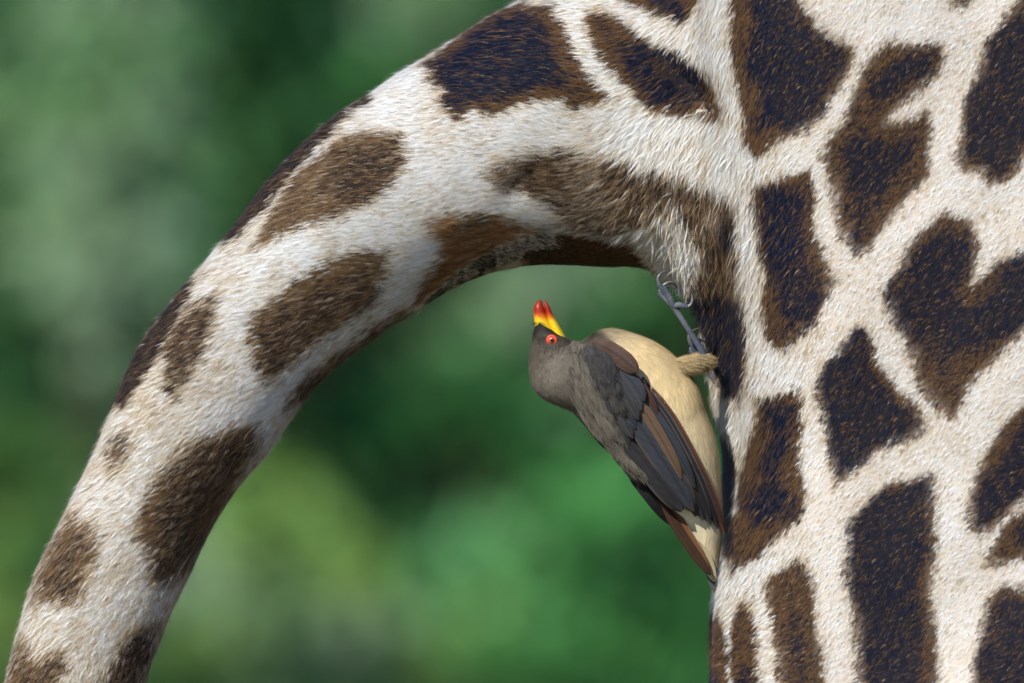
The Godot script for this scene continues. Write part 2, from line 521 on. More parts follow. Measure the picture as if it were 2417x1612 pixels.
# How far inside a marking (metres, negative outside) and which sort.
func coat(x: float, y: float) -> Vector2:
	var fx := (x - GX) / GSTEP
	var fy := (y - GY) / GSTEP
	if fx < 1.0 or fy < 1.0 or fx > GW - 3.0 or fy > GH - 3.0:
		return Vector2((cells.get_noise_2d(x, y) + 0.62) * 0.05, BLACK)
	var i := int(fx)
	var j := int(fy)
	var u := fx - i
	var w := fy - j
	var at := j * GW + i
	var s := lerpf(lerpf(inside[at], inside[at + 1], u), lerpf(inside[at + GW], inside[at + GW + 1], u), w)
	return Vector2(s, sort[(j + int(w + 0.5)) * GW + i + int(u + 0.5)])


# The colour of one hair rooted at a point of the flank, or with chance < 0 the mean colour.
func hair_colour(x: float, y: float) -> Color:
	var c := coat(x, y)
	var s := c.x + fine.get_noise_2d(x * 160.0, y * 160.0) * 0.0022 + blotch.get_noise_2d(x * 55.0 + 9.0, y * 55.0) * 0.0016 + rng.randfn() * 0.0008
	var kind := int(c.y)
	var r := rng.randf()
	var v := rng.randf_range(0.8, 1.2)
	var wide := blotch.get_noise_2d(x * 11.0 + 3.0, y * 9.0)
	var big := blotch.get_noise_2d(x * 28.0, y * 28.0)
	var soft := 0.0015 if kind == BLACK or kind >= STRIPE else (0.0042 if y > 2.25 else 0.006)
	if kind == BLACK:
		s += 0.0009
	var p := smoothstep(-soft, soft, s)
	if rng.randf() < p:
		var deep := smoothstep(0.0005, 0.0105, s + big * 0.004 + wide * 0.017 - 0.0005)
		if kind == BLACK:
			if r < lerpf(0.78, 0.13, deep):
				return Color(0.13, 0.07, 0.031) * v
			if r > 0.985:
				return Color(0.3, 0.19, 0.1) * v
			return Color(0.01, 0.0145, 0.031) * v  # black hair with the sky's blue sheen mixed into its colour
		if kind == BROWN:
			if r < lerpf(0.75, 0.34, deep):
				return Color(0.17, 0.1, 0.048) * v
			if r > 0.9:
				return Color(0.4, 0.3, 0.2) * v
			return Color(0.03, 0.022, 0.02) * v
		if kind == MIXED:
			if r < 0.5:
				return Color(0.2, 0.125, 0.068) * v
			if r < 0.66 + big * 0.4:
				return Color(0.56, 0.46, 0.34) * v
			return Color(0.025, 0.02, 0.019) * v
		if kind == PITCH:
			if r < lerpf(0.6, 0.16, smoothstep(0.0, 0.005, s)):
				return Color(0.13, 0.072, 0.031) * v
			return Color(0.01, 0.0135, 0.026) * v  # near-black, tinted with the same painted sky sheen
		if kind == STRIPE:
			if r < 0.34:
				return Color(0.14, 0.085, 0.045) * v
			return Color(0.019, 0.017, 0.018) * v
		if kind == RUST:
			if r < 0.45:
				return Color(0.3, 0.145, 0.055) * v
			if r < 0.7:
				return Color(0.48, 0.3, 0.15) * v
			return Color(0.12, 0.055, 0.025) * v
		if kind == BARE:
			if r < 0.45:
				return Color(0.15, 0.07, 0.03) * v
			return Color(0.06, 0.045, 0.022) * v
		if big > 0.2 and r < 0.8:
			return Color(0.08, 0.075, 0.055) * v
		return Color(0.55, 0.5, 0.4) * v
	var tan := 0.13 + big * 0.28 + 0.2 * smoothstep(-0.12, -0.22, x) + wide * 0.1 + smoothstep(-0.005, -0.001, s) * 0.25
	if r < tan * 0.45:
		return Color(0.42, 0.285, 0.15) * v
	if r < tan * 1.5 + 0.12:
		return Color(0.65, 0.56, 0.425) * v
	return Color(0.8, 0.785, 0.745) * rng.randf_range(0.9, 1.04)


# ------------------------------------------------------------------ giraffe: body
# The tail: circles (drawing units) that touch both its edges, from below the frame up to the rump.
var tail_c := [Vector3(20, 2500, 75), Vector3(70, 2100, 100), Vector3(110, 1830, 140), Vector3(175, 1554, 155), Vector3(263, 1313, 160), Vector3(363, 1107, 167), Vector3(447, 951, 184), Vector3(580, 774, 194), Vector3(763, 578, 220), Vector3(947, 443, 245), Vector3(1116, 356, 272), Vector3(1300, 300, 312), Vector3(1480, 258, 350), Vector3(1680, 220, 380)]
var tail_p: Array[Vector2] = []
var tail_r: Array[float] = []
# rear edges of the near thigh and of the middle of the hindquarters: height, then distance back
var thigh_edge := [[-200, 1600], [100, 1612], [300, 1632], [450, 1652], [600, 1672], [800, 1694], [950, 1704], [1040, 1704], [1120, 1690], [1190, 1676], [1260, 1661], [1350, 1647], [1420, 1640], [1568, 1632], [1800, 1625], [2400, 1640]]
var rear_edge := [[-200, 1520], [200, 1480], [350, 1420], [480, 1430], [560, 1485], [610, 1520], [680, 1566], [720, 1590], [820, 1618], [940, 1640], [1000, 1652], [1130, 1658], [1215, 1664], [1300, 1700], [1400, 1760], [1700, 1800], [2400, 1850]]


func edge_at(e: Array, y: float) -> float:
	# y and result in metres
	var d := 784.0 - (y - HIGH) / UNIT
	if d <= e[0][0]:
		return (e[0][1] - 1175.5) * UNIT
	for i in e.size() - 1:
		if d <= e[i + 1][0]:
			var t: float = (d - e[i][0]) / float(e[i + 1][0] - e[i][0])
			var m0: float = (e[i + 1][1] - e[maxi(i - 1, 0)][1]) / float(e[i + 1][0] - e[maxi(i - 1, 0)][0]) * (e[i + 1][0] - e[i][0])
			var i2 := mini(i + 2, e.size() - 1)
			var m1: float = (e[i2][1] - e[i][1]) / float(e[i2][0] - e[i][0]) * (e[i + 1][0] - e[i][0])
			var t2 := t * t
			var t3 := t2 * t
			var px: float = (2 * t3 - 3 * t2 + 1) * e[i][1] + (t3 - 2 * t2 + t) * m0 + (-2 * t3 + 3 * t2) * e[i + 1][1] + (t3 - t2) * m1
			return (px - 1175.5) * UNIT
	return (e[-1][1] - 1175.5) * UNIT


func smin(a: float, b: float, k: float) -> float:
	var h := maxf(k - absf(a - b), 0.0) / k
	return minf(a, b) - h * h * k * 0.25


func spread(lo: float, hi: float, from: float, to: float, step: float, grow: float, most: float) -> PackedFloat32Array:
	# coordinates: even steps between lo and hi, growing ones out to from and to
	var left: Array[float] = []
	var s := step
	var x := lo
	while x > from:
		s = minf(s * grow, most)
		x -= s
		left.push_front(x)
	var a := PackedFloat32Array(left)
	x = lo
	while x < hi:
		a.append(x)
		x += step
	s = step
	while x < to:
		a.append(x)
		s = minf(s * grow, most)
		x += s
	a.append(x)
	return a


# trunk, neck, head and legs: ends, radii, distance from the mid plane
var limbs := [
	[Vector2(0.5, 2.3), 0.2, Vector2(1.45, 2.48), 0.36, 0.0], [Vector2(1.45, 2.48), 0.36, Vector2(1.75, 2.45), 0.3, 0.0],
	[Vector2(1.75, 2.62), 0.24, Vector2(2.2, 4.1), 0.12, 0.0], [Vector2(2.2, 4.12), 0.12, Vector2(2.58, 3.92), 0.065, 0.0],
	[Vector2(0.36, 1.95), 0.18, Vector2(0.31, 1.35), 0.1, 0.13], [Vector2(0.31, 1.35), 0.1, Vector2(0.17, 0.98), 0.07, 0.13],
	[Vector2(0.17, 0.98), 0.07, Vector2(0.22, 0.14), 0.05, 0.13], [Vector2(0.22, 0.14), 0.055, Vector2(0.26, 0.05), 0.07, 0.13],
	[Vector2(1.65, 2.2), 0.18, Vector2(1.62, 1.35), 0.09, 0.16], [Vector2(1.62, 1.35), 0.085, Vector2(1.6, 0.14), 0.05, 0.16], [Vector2(1.6, 0.14), 0.055, Vector2(1.65, 0.05), 0.07, 0.16]]
# skin folds where the tail meets the rump: ends in drawing units, depth and width in metres
var folds := [[Vector2(1480, 95), Vector2(1650, 262), 0.011, 0.006], [Vector2(1178, 447), Vector2(1264, 380), 0.008, 0.0045], [Vector2(1545, 350), Vector2(1590, 560), 0.003, 0.008], [Vector2(690, 905), Vector2(960, 715), 0.003, 0.003], [Vector2(1500, 430), Vector2(1545, 590), 0.003, 0.006]]

var body_v := PackedVector3Array()
var body_n := PackedVector3Array()
var body_i := PackedInt32Array()
var body_flow := PackedVector3Array()


func near_bone(p: Vector2, a: Vector2, b: Vector2) -> Vector2:
	var ab := b - a
	var t := clampf((p - a).dot(ab) / ab.length_squared(), 0.0, 1.0)
	return Vector2(t, (p - a - ab * t).length())


func mesh_body():
	for t in 66:
		var c: Vector3 = catmull(tail_c, t / 65.0 * (tail_c.size() - 1))
		tail_p.append(draw(c.x, c.y))
		tail_r.append(c.z * UNIT)
	var xs := spread(-0.33, 0.345, -0.42, 2.75, 0.0065, 1.16, 0.09)
	var ys := spread(2.075, 2.525, -0.06, 4.35, 0.0065, 1.15, 0.09)
	var zh := spread(0.0, 0.26, 0.0, 0.5, 0.0085, 1.3, 0.05)
	var nx := xs.size()
	var ny := ys.size()
	var nh := zh.size()
	var nz := 2 * nh - 1
	var f := PackedFloat32Array()
	f.resize(nx * ny * nh)
	for j in ny:
		var y := ys[j]
		var xn := edge_at(thigh_edge, y)
		var xc := edge_at(rear_edge, y)
		for i in nx:
			var x := xs[i]
			var p := Vector2(x, y)
			var at := (j * nx + i) * nh
			# tail
			var td := 9.0
			var tr := 0.0
			if x < 0.35 and y < 2.75:
				var best := 9.0
				for s in tail_p.size() - 1:
					var nb := near_bone(p, tail_p[s], tail_p[s + 1])
					var r := lerpf(tail_r[s], tail_r[s + 1], nb.x)
					if nb.y - r < best:
						best = nb.y - r
						td = nb.y
						tr = r
			# hindquarters
			var bound := smin(smin(2.66 - y - maxf(0.0, 0.1 - x) * 0.4, 0.8 - x, 0.08), y - 1.86, 0.08)
			var dn := smin(x - xn, bound, 0.06)
			var dc := smin(x - xc, bound, 0.06)
			var un := maxf(0.0, 1.0 - dn / 0.075)
			var uc := maxf(0.0, 1.0 - dc / 0.12)
			var zc := 0.095 + 0.035 * smoothstep(0.0, 0.28, dn)
			var wob := blotch.get_noise_2d(x * 7.0, y * 5.0) * 0.0045
			for g in folds:
				var nb := near_bone(p, draw(g[0].x, g[0].y), draw(g[1].x, g[1].y))
				var q: float = nb.y / g[3]
				if q < 3.0:
					wob += g[2] * exp(-q * q) * sin(PI * clampf(nb.x * 0.9 + 0.05, 0.0, 1.0))
			var near := []
			if x > 0.1 or y < 2.0:
				for l in limbs:
					var nb := near_bone(p, l[0], l[2])
					var r: float = lerpf(l[1], l[3], nb.x)
					if nb.y - r < 0.3:
						near.append([nb.y * nb.y, r, l[4]])
			for k in nh:
				var z := zh[k]
				var v := sqrt(td * td + z * z * 1.3) - tr
				if dn > -0.3:
					var b := (sqrt(un * un + pow((z - zc) / 0.085, 2.0)) - 1.0) * 0.08
					var c := (sqrt(uc * uc + pow(z / 0.12, 2.0)) - 1.0) * 0.11
					b = smin(b, c, 0.02)
					v = smin(v, b, 0.022)
				for l in near:
					v = smin(v, sqrt(l[0] + (z - l[2]) * (z - l[2])) - l[1], 0.06)
				f[at + k] = v + wob
	# surface nets
	var cell := PackedInt32Array()
	cell.resize((nx - 1) * (ny - 1) * (nz - 1))
	cell.fill(-1)
	var mid := nh - 1
	for j in ny - 1:
		for i in nx - 1:
			var c00 := (j * nx + i) * nh
			var c10 := c00 + nh
			var c01 := c00 + nx * nh
			var c11 := c01 + nh
			for k in nz - 1:
				var ka := absi(k - mid)
				var kb := absi(k + 1 - mid)
				var g := [f[c00 + ka], f[c10 + ka], f[c01 + ka], f[c11 + ka], f[c00 + kb], f[c10 + kb], f[c01 + kb], f[c11 + kb]]
				var low := 0
				for e in g:
					if e < 0.0:
						low += 1
				if low == 0 or low == 8:
					continue
				var sum := Vector3.ZERO
				var n := 0
				for e in 12:
					var a: int = EA[e]
					var b: int = EB[e]
					if (g[a] < 0.0) != (g[b] < 0.0):
						var t: float = g[a] / (g[a] - g[b])
						sum += Vector3(a & 1, (a >> 1) & 1, a >> 2).lerp(Vector3(b & 1, (b >> 1) & 1, b >> 2), t)
						n += 1
				sum /= n
				var z0 := zh[ka] * signf(k - mid)
				var z1 := zh[kb] * signf(k + 1 - mid)
				cell[(j * (nx - 1) + i) * (nz - 1) + k] = body_v.size()
				body_v.append(Vector3(lerpf(xs[i], xs[i + 1], sum.x), lerpf(ys[j], ys[j + 1], sum.y), lerpf(z0, z1, sum.z)))
	var sx := nz - 1
	var sy := (nx - 1) * (nz - 1)
	for j in range(1, ny - 1):
		for i in range(1, nx - 1):
			var c0 := (j * nx + i) * nh
			for k in range(1, nz - 1):
				var ka := absi(k - mid)
				var a := f[c0 + ka] < 0.0
				var q := j * sy + i * sx + k
				if a != (f[c0 + nh + ka] < 0.0):
					quad(a, cell[q - sy - 1], cell[q - 1], cell[q], cell[q - sy])
				if a != (f[c0 + nx * nh + ka] < 0.0):
					quad(a, cell[q - sx - 1], cell[q - sx], cell[q], cell[q - 1])
				if a != (f[c0 + absi(k + 1 - mid)] < 0.0):
					quad(a, cell[q - sx - sy], cell[q - sy], cell[q], cell[q - sx])
	body_n = normals_of(body_v, body_i)


const EA := [0, 2, 4, 6, 0, 1, 4, 5, 0, 1, 2, 3]
const EB := [1, 3, 5, 7, 2, 3, 6, 7, 4, 5, 6, 7]


func quad(out_first: bool, a: int, b: int, c: int, d: int):
	if a < 0 or b < 0 or c < 0 or d < 0:
		return
	if out_first:
		body_i.append_array(PackedInt32Array([a, c, b, a, d, c]))
	else:
		body_i.append_array(PackedInt32Array([a, b, c, a, c, d]))


func hair_mesh() -> ArrayMesh:
	# two tapering hairs side by side: root at the origin, tips along +x, rising along +y
	var v := PackedVector3Array()
	var ix := PackedInt32Array()
	for h in [[0.0, 0.0, 1.0, 1.0, 0.0], [0.3, 2.3, 0.85, 1.2, 0.5], [-0.25, -2.2, 0.9, 0.8, -0.6], [0.55, 4.3, 0.95, 1.0, 0.8]]:
		var b := v.size()
		v.append_array(PackedVector3Array([
			Vector3(h[0], 0.0, h[1] - 0.5), Vector3(h[0], 0.0, h[1] + 0.5),
			Vector3(h[0] + 0.5 * h[2], 0.11 * h[3], h[1] - 0.45 + h[4]), Vector3(h[0] + 0.5 * h[2], 0.11 * h[3], h[1] + 0.45 + h[4]),
			Vector3(h[0] + h[2], 0.17 * h[3], h[1] + h[4] * 2.0)]))
		ix.append_array(PackedInt32Array([b, b + 1, b + 2, b + 1, b + 3, b + 2, b + 2, b + 3, b + 4]))
	var n := normals_of(v, ix)
	if n[0].y < 0.0:
		for i in n.size():
			n[i] = -n[i]
		for t in range(0, ix.size(), 3):
			var s := ix[t]
			ix[t] = ix[t + 1]
			ix[t + 1] = s
	return array_mesh(v, n, PackedColorArray(), ix)


const FUR_PER_MM2 := 2.4


func build_giraffe():
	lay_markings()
	mesh_body()
	var root := thing("giraffe", "giraffe's spotted rump and thigh with its tail raised in an arch", "giraffe")
	var col := PackedColorArray()
	for i in body_v.size():
		var p := body_v[i]
		var c := coat(p.x, p.y)
		var dark := smoothstep(-0.002, 0.002, c.x)
		col.append(Color(0.6, 0.5, 0.4).lerp(Color(0.03, 0.022, 0.018), dark))
		# lie of the coat
		var best := 9.0
		var dir := Vector2(0, -1)
		for s in range(0, tail_p.size() - 1, 3):
			var d := tail_p[s].distance_squared_to(Vector2(p.x, p.y))
			if d < best:
				best = d
				dir = (tail_p[maxi(s - 1, 0)] - tail_p[s + 1]).normalized()
		var wt := smoothstep(0.03, -0.06, p.x - edge_at(rear_edge, p.y))
		dir = Vector2(dir.x * 1.1, dir.y * 0.75)
		var low := Vector2(-0.16 - 0.3 * smoothstep(0.02, -0.03, p.x - edge_at(thigh_edge, p.y)), -1.0)
		var fl := low.lerp(dir, wt)
		var wav := blotch.get_noise_2d(p.x * 12.0 + 50.0, p.y * 12.0) * 0.35
		fl = fl.rotated(wav)
		body_flow.append(Vector3(fl.x, fl.y, 0.0))
	put("body", array_mesh(body_v, body_n, col, body_i), vertex_mat(0.9, 0.05), root)

	# the coat: hairs over what can be seen of the near side
	var spots := PackedInt32Array()
	var total := 0
	for t in range(0, body_i.size(), 3):
		var a := body_v[body_i[t]]
		if a.x < -0.335 or a.x > 0.345 or a.y < 2.07 or a.y > 2.53:
			continue
		if body_n[body_i[t]].z < -0.4 or a.z < -0.13:
			continue
		var area := (body_v[body_i[t + 1]] - a).cross(body_v[body_i[t + 2]] - a).length() * 0.5 * 1.0e6
		var n := int(area * FUR_PER_MM2 + rng.randf())
		spots.append(t)
		spots.append(n)
		total += n
	var buf := PackedFloat32Array()
	buf.resize(total * 16)
	var at := 0
	for q in range(0, spots.size(), 2):
		var t := spots[q]
		var ia := body_i[t]
		var ib := body_i[t + 1]
		var ic := body_i[t + 2]
		var pa := body_v[ia]
		var edge := edge_at(thigh_edge, pa.y)
		var shag := smoothstep(0.085, 0.02, draw(1560, 510).distance_to(Vector2(pa.x, pa.y)))
		for m in spots[q + 1]:
			var u := rng.randf()
			var w := rng.randf()
			if u + w > 1.0:
				u = 1.0 - u
				w = 1.0 - w
			var p := pa + (body_v[ib] - pa) * u + (body_v[ic] - pa) * w
			var nor := (body_n[ia] * (1.0 - u - w) + body_n[ib] * u + body_n[ic] * w).normalized()
			var fl := body_flow[ia] * (1.0 - u - w) + body_flow[ib] * u + body_flow[ic] * w
			fl += Vector3(rng.randfn(), rng.randfn(), rng.randfn()) * (0.1 + shag * 0.2)
			var dir := (fl - nor * fl.dot(nor)).normalized()
			dir = (dir + nor * rng.randf_range(-0.05, 0.1)).normalized()
			if rng.randf() < 0.03:
				dir = (dir + nor * 0.35).normalized()
			var side := dir.cross(nor).normalized()
			var up := side.cross(dir)
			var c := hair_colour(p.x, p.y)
			var k := coat(p.x, p.y)
			var short := smoothstep(-0.01, 0.05, p.x - edge)
			var l := rng.randf_range(0.0042, 0.0066) * (1.0 + shag * 0.7) * (1.0 - 0.5 * short)
			var wd := rng.randf_range(0.00017, 0.00028)
			if k.x > 0.0 and (int(k.y) == BARE or int(k.y) == PALE_SKIN):
				l *= 0.45
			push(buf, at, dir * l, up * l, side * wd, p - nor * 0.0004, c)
			at += 1
	print("hairs ", total, " body vertices ", body_v.size())
	var fm := vertex_mat(0.55, 0.16)
	var fur := multi("fur", hair_mesh(), buf, fm, root)
	fur.set_meta("kind", "stuff")


# ------------------------------------------------------------------ the bird
# The bird is laid out on a side drawing too, in quarter millimetres; its mid plane stands BIRD_Z off the giraffe's.
const BIRD_Z := 0.055
const Q := 0.00025


func bp(px: float, py: float, z: float) -> Vector3:
	return Vector3((px - 1208.5) * Q * 0.9954, HIGH + (806.0 - py) * Q * 0.9954, BIRD_Z + z * Q)


# sections from the brow to the tail: back edge, belly edge, half thickness
var ribs := [
	[Vector2(1269, 757), Vector2(1277, 761), 13], [Vector2(1262, 776), Vector2(1318, 788), 28], [Vector2(1257, 800), Vector2(1346, 801), 43], [Vector2(1250, 840), Vector2(1364, 806), 50],
	[Vector2(1250, 880), Vector2(1381, 800), 58], [Vector2(1257, 910), Vector2(1406, 784), 70], [Vector2(1275, 932), Vector2(1440, 777), 82], [Vector2(1306, 951), Vector2(1490, 786), 92],
	[Vector2(1345, 968), Vector2(1540, 806), 99], [Vector2(1375, 998), Vector2(1584, 836), 102], [Vector2(1402, 1032), Vector2(1618, 872), 102], [Vector2(1436, 1066), Vector2(1642, 908), 98],
	[Vector2(1460, 1093), Vector2(1660, 956), 93], [Vector2(1487, 1127), Vector2(1680, 1012), 85], [Vector2(1514, 1166), Vector2(1692, 1065), 75], [Vector2(1541, 1196), Vector2(1699, 1120), 62],
	[Vector2(1577, 1228), Vector2(1704, 1180), 48], [Vector2(1610, 1256), Vector2(1705, 1235), 34], [Vector2(1642, 1302), Vector2(1699, 1296), 20], [Vector2(1672, 1352), Vector2(1692, 1350), 8]]
const RING := 48
const FINE := 4
var bird_v := PackedVector3Array()
var bird_n := PackedVector3Array()
var bird_i := PackedInt32Array()
var bird_c := PackedColorArray()
var bird_dir := PackedVector3Array()
var bird_loft := PackedFloat32Array()


func plumage(t: float, f: float) -> Color:
	# t: which section; f: 0 along the back, 1 along the belly
	var hood := Color(0.115, 0.095, 0.072)
	var crown := Color(0.2, 0.172, 0.135)
	var buff := Color(0.83, 0.66, 0.37)
	var straw := Color(0.78, 0.67, 0.44)
	var mask := Color(0.03, 0.026, 0.022)
	var c := hood.lerp(crown, smoothstep(2.5, 5.5, t) * smoothstep(0.9, 0.4, f))
	c = c.lerp(mask, smoothstep(2.2, 0.9, t))
	var line := 1.0
	if t > 4.6:
		line = lerpf(0.97, 0.62, smoothstep(4.6, 8.0, t))
	if t > 9.0:
		line = lerpf(0.62, 0.42, smoothstep(9.0, 12.0, t))
	if t > 13.0:
		line = lerpf(0.42, 0.05, smoothstep(13.0, 16.5, t))
	var b := smoothstep(line - 0.04, line + 0.04, f)
	var under := buff.lerp(straw, smoothstep(10.0, 14.0, t))
	under = under.lerp(Color(0.5, 0.4, 0.25), smoothstep(7.5, 5.5, t))
	return c.lerp(under, b)


func mesh_bird():
	var ls := []
	var rs := []
	var hs := []
	for r in ribs:
		ls.append(r[0])
		rs.append(r[1])
		hs.append(Vector2(r[2], 0))
	var n := (ribs.size() - 1) * FINE + 1
	for k in n:
		var t := float(k) / FINE
		var l: Vector2 = catmull(ls, t)
		var r: Vector2 = catmull(rs, t)
		var h: float = (catmull(hs, t) as Vector2).x
		var l2: Vector2 = catmull(ls, minf(t + 0.3, ribs.size() - 1.0))
		var r2: Vector2 = catmull(rs, minf(t + 0.3, ribs.size() - 1.0))
		var l0: Vector2 = catmull(ls, maxf(t - 0.3, 0.0))
		var r0: Vector2 = catmull(rs, maxf(t - 0.3, 0.0))
		for j in RING:
			var a := TAU * j / RING
			var f := 0.5 - 0.5 * cos(a)
			var m := l.lerp(r, f)
			bird_v.append(bp(m.x, m.y, h * sin(a)))
			bird_c.append(plumage(t, f) * (1.0 + 0.16 * fine.get_noise_2d(m.x * 0.11, m.y * 0.05)))
			var d := l2.lerp(r2, f) - l0.lerp(r0, f)
			bird_dir.append(Vector3(d.x, -d.y, 0).normalized())
			bird_loft.append(t)
	for k in n - 1:
		for j in RING:
			var a := k * RING + j
			var b := k * RING + (j + 1) % RING
			bird_i.append_array(PackedInt32Array([a, b, a + RING, b, b + RING, a + RING]))
	for e in 2:
		var ring := 0 if e == 0 else (n - 1) * RING
		var mid := Vector3.ZERO
		for j in RING:
			mid += bird_v[ring + j] / RING
		bird_v.append(mid)
		bird_c.append(bird_c[ring])
		bird_dir.append(bird_dir[ring])
		bird_loft.append(bird_loft[ring])
		for j in RING:
			var a := ring + j
			var b := ring + (j + 1) % RING
			bird_i.append_array(PackedInt32Array([bird_v.size() - 1, b, a] if e == 0 else [bird_v.size() - 1, a, b]))
	bird_n = normals_of(bird_v, bird_i)
	var centre := bird_v[10 * FINE * RING].lerp(bird_v[10 * FINE * RING + RING / 2], 0.5)
	if bird_n[10 * FINE * RING + RING / 4].dot(bird_v[10 * FINE * RING + RING / 4] - centre) < 0.0:
		for i in bird_n.size():
			bird_n[i] = -bird_n[i]
		for t in range(0, bird_i.size(), 3):
			var s := bird_i[t]
			bird_i[t] = bird_i[t + 1]
			bird_i[t + 1] = s


# the height of the bird's near side at a place of the drawing (beyond its edge: at the nearest place)
func skin_z(px: float, py: float) -> float:
	var p := bp(px, py, 0)
	var sum := 0.0
	var wsum := 0.0
	for i in range(0, bird_v.size(), 1):
		var v := bird_v[i]
		if v.z < BIRD_Z:
			continue
		var d := Vector2(v.x - p.x, v.y - p.y).length_squared() + 1.0e-7
		if d > 0.0009:
			continue
		var w := 1.0 / (d * d)
		sum += v.z * w
		wsum += w
	return sum / wsum if wsum > 0.0 else BIRD_Z


# One feather: from its root to its tip along a bowed shaft; the vane follows the body below it.
func feather(called: String, root: Vector2, tip: Vector2, half: float, bow: float, lift: float, col: Color, rim: Color, parent: Node, mat: Material, lie := -1.0) -> MeshInstance3D:
	var axis := tip - root
	var acr := Vector2(-axis.y, axis.x).normalized()
	var rows := 22
	var cols := 8
	var v := PackedVector3Array()
	var c := PackedColorArray()
	var ix := PackedInt32Array()
	var line := PackedFloat32Array()
	for k in 6:
		var t := k / 5.0
		var m := root.lerp(tip, t) + acr * bow * 4.0 * t * (1.0 - t)
		line.append(skin_z(m.x, m.y) if lie < 0.0 else BIRD_Z + lie * Q)
	var seedy := root.x * 0.37 + tip.y * 0.11
	for i in rows + 1:
		var t := float(i) / rows
		var m := root.lerp(tip, t) + acr * bow * 4.0 * t * (1.0 - t)
		var w := half * pow(minf(1.0, (t + 0.03) / 0.3), 0.6)
		if t > 0.62:
			w *= sqrt(maxf(0.0, 1.0 - pow((t - 0.62) / 0.385, 2.2)))
		var li := minf(t * 5.0, 4.999)
		var z0 := lerpf(line[int(li)], line[int(li) + 1], li - int(li))
		for j in cols + 1:
			var s := -1.0 + 2.0 * j / cols
			var p := m + acr * s * w
			var b := bp(p.x, p.y, 0)
			b.z = z0 + (lift + 2.6 * (1.0 - s * s) - 1.3 * absf(s) * t) * Q
			if lie < 0.0:
				b.z -= s * s * half * half * 0.006 * Q
			v.append(b)
			var barb := 1.0 + 0.16 * sin((t * 34.0 - absf(s) * 5.0) * 2.4 + seedy) * 0.5 + 0.14 * fine.get_noise_2d(p.x * 0.35 + seedy, p.y * 0.35)
			var cc := col * barb
			cc = cc.lerp(rim, smoothstep(0.72, 1.0, absf(s)) * 0.75 + smoothstep(0.93, 1.0, t) * 0.4)
			if j == cols / 2:
				cc = cc.lerp(Color(0.012, 0.01, 0.01), 0.45)
			c.append(cc)
	var w1 := cols + 1
	for i in rows:
		for j in cols:
			var a := i * w1 + j
			ix.append_array(PackedInt32Array([a, a + 1, a + w1, a + 1, a + w1 + 1, a + w1]))
	var n := normals_of(v, ix)
	if n[v.size() / 2].z < 0.0:
		for i in n.size():
			n[i] = -n[i]
		for t in range(0, ix.size(), 3):
			var s := ix[t]
			ix[t] = ix[t + 1]
			ix[t + 1] = s
	# a thin underside, so that the vane has thickness
	var cnt := v.size()
	for i in cnt:
		v.append(v[i] - Vector3(0, 0, 0.0002))
		n.append(-n[i])
		c.append(c[i])
	var tri := ix.size()
	for t in range(0, tri, 3):
		ix.append_array(PackedInt32Array([ix[t] + cnt, ix[t + 2] + cnt, ix[t + 1] + cnt]))
	return put(called, array_mesh(v, n, c, ix), mat, parent)


# One half of the bill, between two edges given from root to tip; dyed yellow at the root and red at the tip.
func bill(called: String, le: Array, re: Array, thick: Array, parent: Node, mat: Material) -> MeshInstance3D:
	var v := PackedVector3Array()
	var c := PackedColorArray()
	var ix := PackedInt32Array()
	var sides := 20
	var n := 25
	for k in n:
		var t := float(k) / (n - 1) * (le.size() - 1)
		var l: Vector2 = catmull(le, t)
		var r: Vector2 = catmull(re, t)
		var h: float = (catmull(thick, t) as Vector2).x
		for j in sides:
			var a := TAU * j / sides
			var m := l.lerp(r, 0.5 - 0.5 * cos(a))
			v.append(bp(m.x, m.y, h * sin(a)))
			var y := m.y + (m.x - 1275.0) * -0.12 + fine.get_noise_2d(m.x * 0.25, m.y * 0.08) * 4.0
			var yellow := Color(0.76, 0.5, 0.012)
			var orange := Color(0.64, 0.13, 0.01)
			var red := Color(0.32, 0.017, 0.007)
			var cc := red.lerp(orange, smoothstep(734.0, 747.0, y)).lerp(yellow, smoothstep(745.0, 754.0, y))
			cc = cc.lerp(Color(0.16, 0.012, 0.008), smoothstep(716.0, 708.0, y) * 0.6)
			c.append(cc)
	for k in n - 1:
		for j in sides:
			var a := k * sides + j
			var b := k * sides + (j + 1) % sides
			ix.append_array(PackedInt32Array([a, b, a + sides, b, b + sides, a + sides]))
	var nor := normals_of(v, ix)
	if nor[6 * sides + sides / 4].z < 0.0:
		for i in nor.size():
			nor[i] = -nor[i]
		for t in range(0, ix.size(), 3):
			var s := ix[t]
			ix[t] = ix[t + 1]
			ix[t + 1] = s
	return put(called, array_mesh(v, nor, c, ix), mat, parent)


